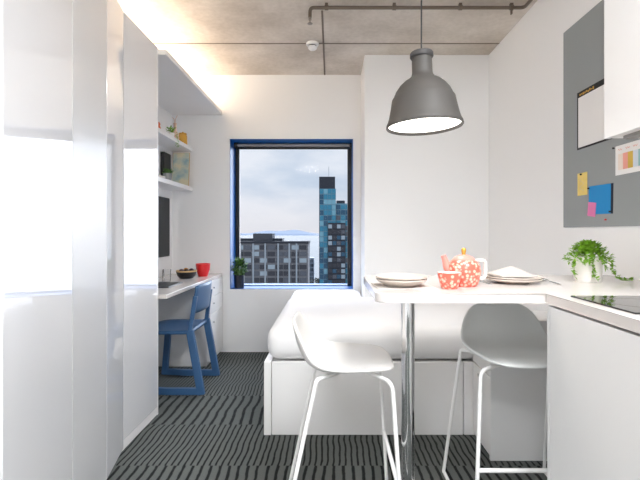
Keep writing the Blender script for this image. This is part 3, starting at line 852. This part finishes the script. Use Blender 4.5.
# ------------------------------------------------------------------ the city beyond the window
G = -70
conc_b = mat('weathered_concrete', lin(126, 128, 134), .8, var=.1, vscale=.3)
win_d = mat('dark_window_glass', lin(52, 58, 70), .15)
win_m = mat('grey_window_glass', lin(92, 100, 112), .15)
win_l = mat('bright_window_glass', lin(170, 188, 200), .15)
teal1 = mat('teal_glass', lin(54, 142, 174), .1)
teal2 = mat('pale_teal_glass', lin(126, 184, 204), .1)
teal3 = mat('dark_teal_glass', lin(40, 92, 122), .1)
dark_b = mat('charcoal_cladding', lin(44, 50, 62), .6)
mull = mat('pale_mullion', lin(172, 184, 194), .6)
mull_t = mat('pale_teal_spandrel', lin(112, 158, 178), .5)
roof_m = mat('grey_roofing', lin(84, 88, 96), .9, var=.15, vscale=.2)
water_m = mat('bay_water', lin(104, 110, 116), .2, spec=.35)
hill_m = mat('hazy_hill', lin(104, 114, 130), 1, spec=0)  # aerial haze is mixed into both hill colours
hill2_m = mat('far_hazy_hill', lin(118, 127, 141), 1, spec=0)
tree_m = mat('dark_tree_leaf', lin(52, 60, 52), .9, var=.3, vscale=.6)
street_m = mat('city_ground', lin(70, 72, 75), .9, var=.2, vscale=.02)
def grid_windows(par, x0, x1, z0, z1, y, nc, nr, mats, mfn, gapx=.12, gapz=.22, depth=.15):
    cw = (x1-x0)/nc; rh = (z1-z0)/nr; cache = {}
    for i in range(nc):
        for j in range(nr):
            m = mfn(i, j)
            if m is None: continue
            if m.name not in cache:
                me = bpy.data.meshes.new('window'); bm = new()
                box(bm, 0, cw*(1-gapx), -depth, 0, 0, rh*(1-gapz)); bm.to_mesh(me); bm.free(); me.materials.append(m); cache[m.name] = me
            o = bpy.data.objects.new('window', cache[m.name]); COL.objects.link(o); o.parent = par
            o.location = Vector((x0+cw*(i+gapx/2), y, z0+rh*(j+gapz/2)))-OFF[par.name]
# low apartment block
Y0 = 190; sc = 430/Y0
b1 = thing('apartment_block', (-27, Y0+8, G), 'grey concrete apartment block below the window', 'building')
zt = -3.9
obj('facade', B(-46, -10.2, Y0, Y0+16, G, zt), conc_b, b1)
obj('parapet', B(-46.3, -9.9, Y0-.5, Y0+16.3, zt, zt+1.0), dark_b, b1)
obj('rooftop_block', B(-35, -26.4, Y0+3, Y0+12, zt+1, zt+4.4), roof_m, b1)
obj('rooftop_block', B(-44, -22, Y0+4, Y0+12, zt+1, zt+2.2), dark_b, b1)
for x in (-34.3, -23.3, -15.2, -29, -18.4, -40):
    obj('pillar', B(x-.35, x+.35, Y0-.5, Y0, -36, zt), mull, b1)
grid_windows(b1, -45.5, -10.6, -33, zt-.3, Y0, 10, 10, None, lambda i, j: random.choice([win_d, win_d, win_d, win_d, win_m, win_m, win_l]) if True else None, .12, .34, .3)
# tower
Y1 = 230; s2 = 430/Y1
tw = thing('glass_tower', (2, Y1+8, G), 'tall teal glass tower right of the window view', 'building')
obj('core', B(-6.4, 2.2, Y1+2, Y1+14, G, 31), dark_b, tw)
obj('glass_slab', B(-6.1, 2.6, Y1, Y1+12, G, 24.3), mull_t, tw)
obj('side_block', B(2.7, 10.2, Y1+1, Y1+13, G, 16.5), mull_t, tw)
obj('side_roof', B(3.0, 7.5, Y1+3, Y1+11, 16.5, 18.2), dark_b, tw)
obj('balcony_block', B(-1.6, 7.6, Y1-1.5, Y1-.2, G, 6), dark_b, tw)
ant = new(); tube(ant, [(-1.2, Y1+6, 31), (-1.2, Y1+6, 37)], .15, 6); obj('antenna', ant, mull, tw)
grid_windows(tw, -6.1, 2.6, -27, 24.3, Y1, 4, 18, None, lambda i, j: (None if (i >= 2 and j < 11) else random.choice([teal1, teal1, teal1, teal2, teal2, teal3, teal3])), .08, .14, .2)
grid_windows(tw, 2.7, 10.2, -27, 16.0, Y1+1, 3, 15, None, lambda i, j: (None if (i < 2 and j < 11) else random.choice([teal1, teal2, teal1, teal3, teal3, win_m])), .1, .16, .2)
grid_windows(tw, -1.6, 7.6, -27, 5.6, Y1-1.5, 4, 11, None, lambda i, j: random.choice([win_d, win_m, win_d, win_d, win_l, teal3]), .14, .3, .2)
# small block, trees, ground, bay, hills
b3 = thing('office_block', (-10, 305, G), 'small grey office block between apartment block and tower', 'building')
obj('facade', B(-15.9, -11.9, 300, 312, G, -17), mat('blue_grey_cladding', lin(120, 132, 148), .7), b3)
grid_windows(b3, -15.7, -12.1, -36, -17.5, 300, 2, 6, None, lambda i, j: random.choice([win_d, win_m]), .2, .3)
for i, (x, y, r) in enumerate(((-15.5, 262, 3.2), (-9.6, 272, 3.6), (-6.2, 255, 2.2))):
    lab = ['leftmost dark tree beside the apartment block', 'middle dark tree below the tower', 'dark tree right against the tower foot'][i]
    tr = thing('city_tree', (x, y, G), lab, 'tree', 'trees between the buildings')
    zc = (-29, -32, -30)[i]
    obj('trunk', tube(new(), [(x, y, G), (x, y, zc)], [.6, .3], 8), soil, tr)
    c = new()
    for k in range(260):
        d = rdir(); leaf(c, Vector((x, y, zc))+Vector((d.x*r, d.y*r, d.z*r*1.2))*rnd(.5, 1), d+rdir()*.5, rnd(.8, 1.5), rnd(.6, 1))
    obj('crown', c, tree_m, tr)
tag(obj('city_ground', B(-900, 900, 60, 430, G-1, G), street_m), None, None, None, 'structure')
tag(obj('bay_water', B(-9000, 9000, 430, 16000, G-3, G-2), water_m), None, None, None, 'structure')
def ridge(name, y, z0, hf, m, x0=-7000, x1=7000, n=120, depth=900):
    bm = new(); A = []; Bv = []; C2 = []
    for i in range(n+1):
        x = x0+(x1-x0)*i/n; h = hf(i/n*20)
        A.append(bm.verts.new((x, y, z0))); Bv.append(bm.verts.new((x, y+depth, z0+h))); C2.append(bm.verts.new((x, y+2*depth, z0)))
    for i in range(n):
        bm.faces.new([A[i], A[i+1], Bv[i+1], Bv[i]]); bm.faces.new([Bv[i], Bv[i+1], C2[i+1], C2[i]])
    o = obj(name, bm, m); o['kind'] = 'structure'
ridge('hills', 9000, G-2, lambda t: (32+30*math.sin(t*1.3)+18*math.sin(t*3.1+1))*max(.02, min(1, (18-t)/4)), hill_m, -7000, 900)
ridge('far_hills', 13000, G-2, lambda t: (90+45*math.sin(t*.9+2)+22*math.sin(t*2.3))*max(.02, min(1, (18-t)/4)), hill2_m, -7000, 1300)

# ------------------------------------------------------------------ world: pale clouded sky
w = bpy.data.worlds.new('World'); scene.world = w; w.use_nodes = True; nt = w.node_tree
bg = nt.nodes['Background']
tc = nt.nodes.new('ShaderNodeTexCoord'); mp = nt.nodes.new('ShaderNodeMapping'); mp.inputs['Scale'].default_value = (2.2, 2.2, 5.5)
mp.inputs['Location'].default_value = (.6, .2, .1)
n = nt.nodes.new('ShaderNodeTexNoise'); n.inputs['Scale'].default_value = 2.1; n.inputs['Detail'].default_value = 6
rp = nt.nodes.new('ShaderNodeValToRGB'); e = rp.color_ramp.elements
e[0].position = .36; e[0].color = lin(188, 202, 220); e[1].position = .62; e[1].color = lin(222, 227, 236)
sx = nt.nodes.new('ShaderNodeSeparateXYZ')
hr = nt.nodes.new('ShaderNodeMapRange'); hr.inputs['From Min'].default_value = 0; hr.inputs['From Max'].default_value = .11
hr.inputs['To Min'].default_value = .75; hr.inputs['To Max'].default_value = 0
mx = nt.nodes.new('ShaderNodeMix'); mx.data_type = 'RGBA'; mx.inputs['B'].default_value = lin(222, 220, 224)
nt.links.new(tc.outputs['Generated'], mp.inputs['Vector']); nt.links.new(mp.outputs[0], n.inputs['Vector'])
nt.links.new(n.outputs['Fac'], rp.inputs['Fac']); nt.links.new(tc.outputs['Generated'], sx.inputs[0])
nt.links.new(sx.outputs[2], hr.inputs['Value']); nt.links.new(hr.outputs[0], mx.inputs['Factor'])
nt.links.new(rp.outputs['Color'], mx.inputs['A'])
# bright sky patch added right of the window view for the wardrobe reflections
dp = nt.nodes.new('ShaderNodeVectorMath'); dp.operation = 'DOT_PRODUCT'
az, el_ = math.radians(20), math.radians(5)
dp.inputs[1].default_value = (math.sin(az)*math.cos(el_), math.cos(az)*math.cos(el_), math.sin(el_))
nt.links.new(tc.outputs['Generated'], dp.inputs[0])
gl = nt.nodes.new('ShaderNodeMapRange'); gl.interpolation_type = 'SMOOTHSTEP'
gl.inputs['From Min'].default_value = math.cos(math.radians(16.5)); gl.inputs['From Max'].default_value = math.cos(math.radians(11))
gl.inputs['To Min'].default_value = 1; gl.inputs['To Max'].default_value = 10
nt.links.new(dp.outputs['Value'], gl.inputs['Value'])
sc_ = nt.nodes.new('ShaderNodeVectorMath'); sc_.operation = 'SCALE'
# overcast sky, its unseen overhead part boosted to light the floor
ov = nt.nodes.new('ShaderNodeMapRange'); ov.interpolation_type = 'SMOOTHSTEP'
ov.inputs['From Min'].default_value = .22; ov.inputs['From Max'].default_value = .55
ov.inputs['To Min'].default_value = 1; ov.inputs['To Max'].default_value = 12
# boost kept to the window side, leaving the city fronts backlit
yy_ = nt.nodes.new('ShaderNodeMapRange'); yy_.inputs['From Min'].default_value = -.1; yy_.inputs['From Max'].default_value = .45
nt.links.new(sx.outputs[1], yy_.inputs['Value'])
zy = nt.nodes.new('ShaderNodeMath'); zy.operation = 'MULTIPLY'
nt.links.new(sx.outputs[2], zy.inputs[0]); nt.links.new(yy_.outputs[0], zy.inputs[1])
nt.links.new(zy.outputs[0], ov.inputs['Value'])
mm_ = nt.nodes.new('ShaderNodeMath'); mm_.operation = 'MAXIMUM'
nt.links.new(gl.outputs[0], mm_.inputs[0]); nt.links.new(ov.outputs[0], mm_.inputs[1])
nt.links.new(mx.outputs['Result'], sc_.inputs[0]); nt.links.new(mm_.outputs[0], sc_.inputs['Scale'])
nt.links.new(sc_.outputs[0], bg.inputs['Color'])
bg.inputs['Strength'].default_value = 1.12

# ------------------------------------------------------------------ lights
def area(name, loc, rot, sx, sy, power, col):
    l = bpy.data.lights.new(name, 'AREA'); l.shape = 'RECTANGLE'; l.size = sx; l.size_y = sy; l.energy = power; l.color = col
    o = bpy.data.objects.new(name, l); COL.objects.link(o); o.location = loc; o.rotation_euler = rot
    return o
for i, (ax, ay) in enumerate(((.85, .3), (-.55, -1.2))):
    area('added_fill_light', (ax, ay, ZC-.055), (0, 0, 0), .5, .94, (66, 53)[i], (.93, .965, 1))  # added fill light at the unseen ceiling panels
area('cove_light', (-1.42, 3.45, 2.345), (PI, 0, 0), .06, 1.3, 9, (1, .86, .70))
area('cove_light', (-1.3, 1.95, 2.345), (PI, 0, 0), .06, 1.3, 7, (1, .86, .70))
area('pendant_light', (lx+.014, ly, lz+.006), (0, math.radians(-2.2), 0), .26, .26, 2.5, (1, .93, .85)).data.shape = 'DISK'

po = area('window_portal', ((WX0+WX1)/2, D+.20, (WZ0+WZ1)/2), (-PI/2, 0, 0), WX1-WX0, WZ1-WZ0, 1, (1, 1, 1))
po.data.cycles.is_portal = True
scene.cycles.diffuse_bounces = 8; scene.cycles.max_bounces = 16

# ------------------------------------------------------------------ camera
cd = bpy.data.cameras.new('camera'); cam = bpy.data.objects.new('camera', cd); COL.objects.link(cam)
cam.location = (0, 0, EYE); cam.rotation_euler = (PI/2, 0, 0)
cd.sensor_fit = 'HORIZONTAL'; cd.sensor_width = 36; cd.lens = 430/640*36
cd.shift_x = -11/640; cd.shift_y = -8/640
cd.clip_start = .05; cd.clip_end = 30000
scene.camera = cam
vs = scene.view_settings
vs.view_transform = 'Standard'; vs.look = 'None'; vs.exposure = 0; vs.gamma = 1; vs.use_curve_mapping = False
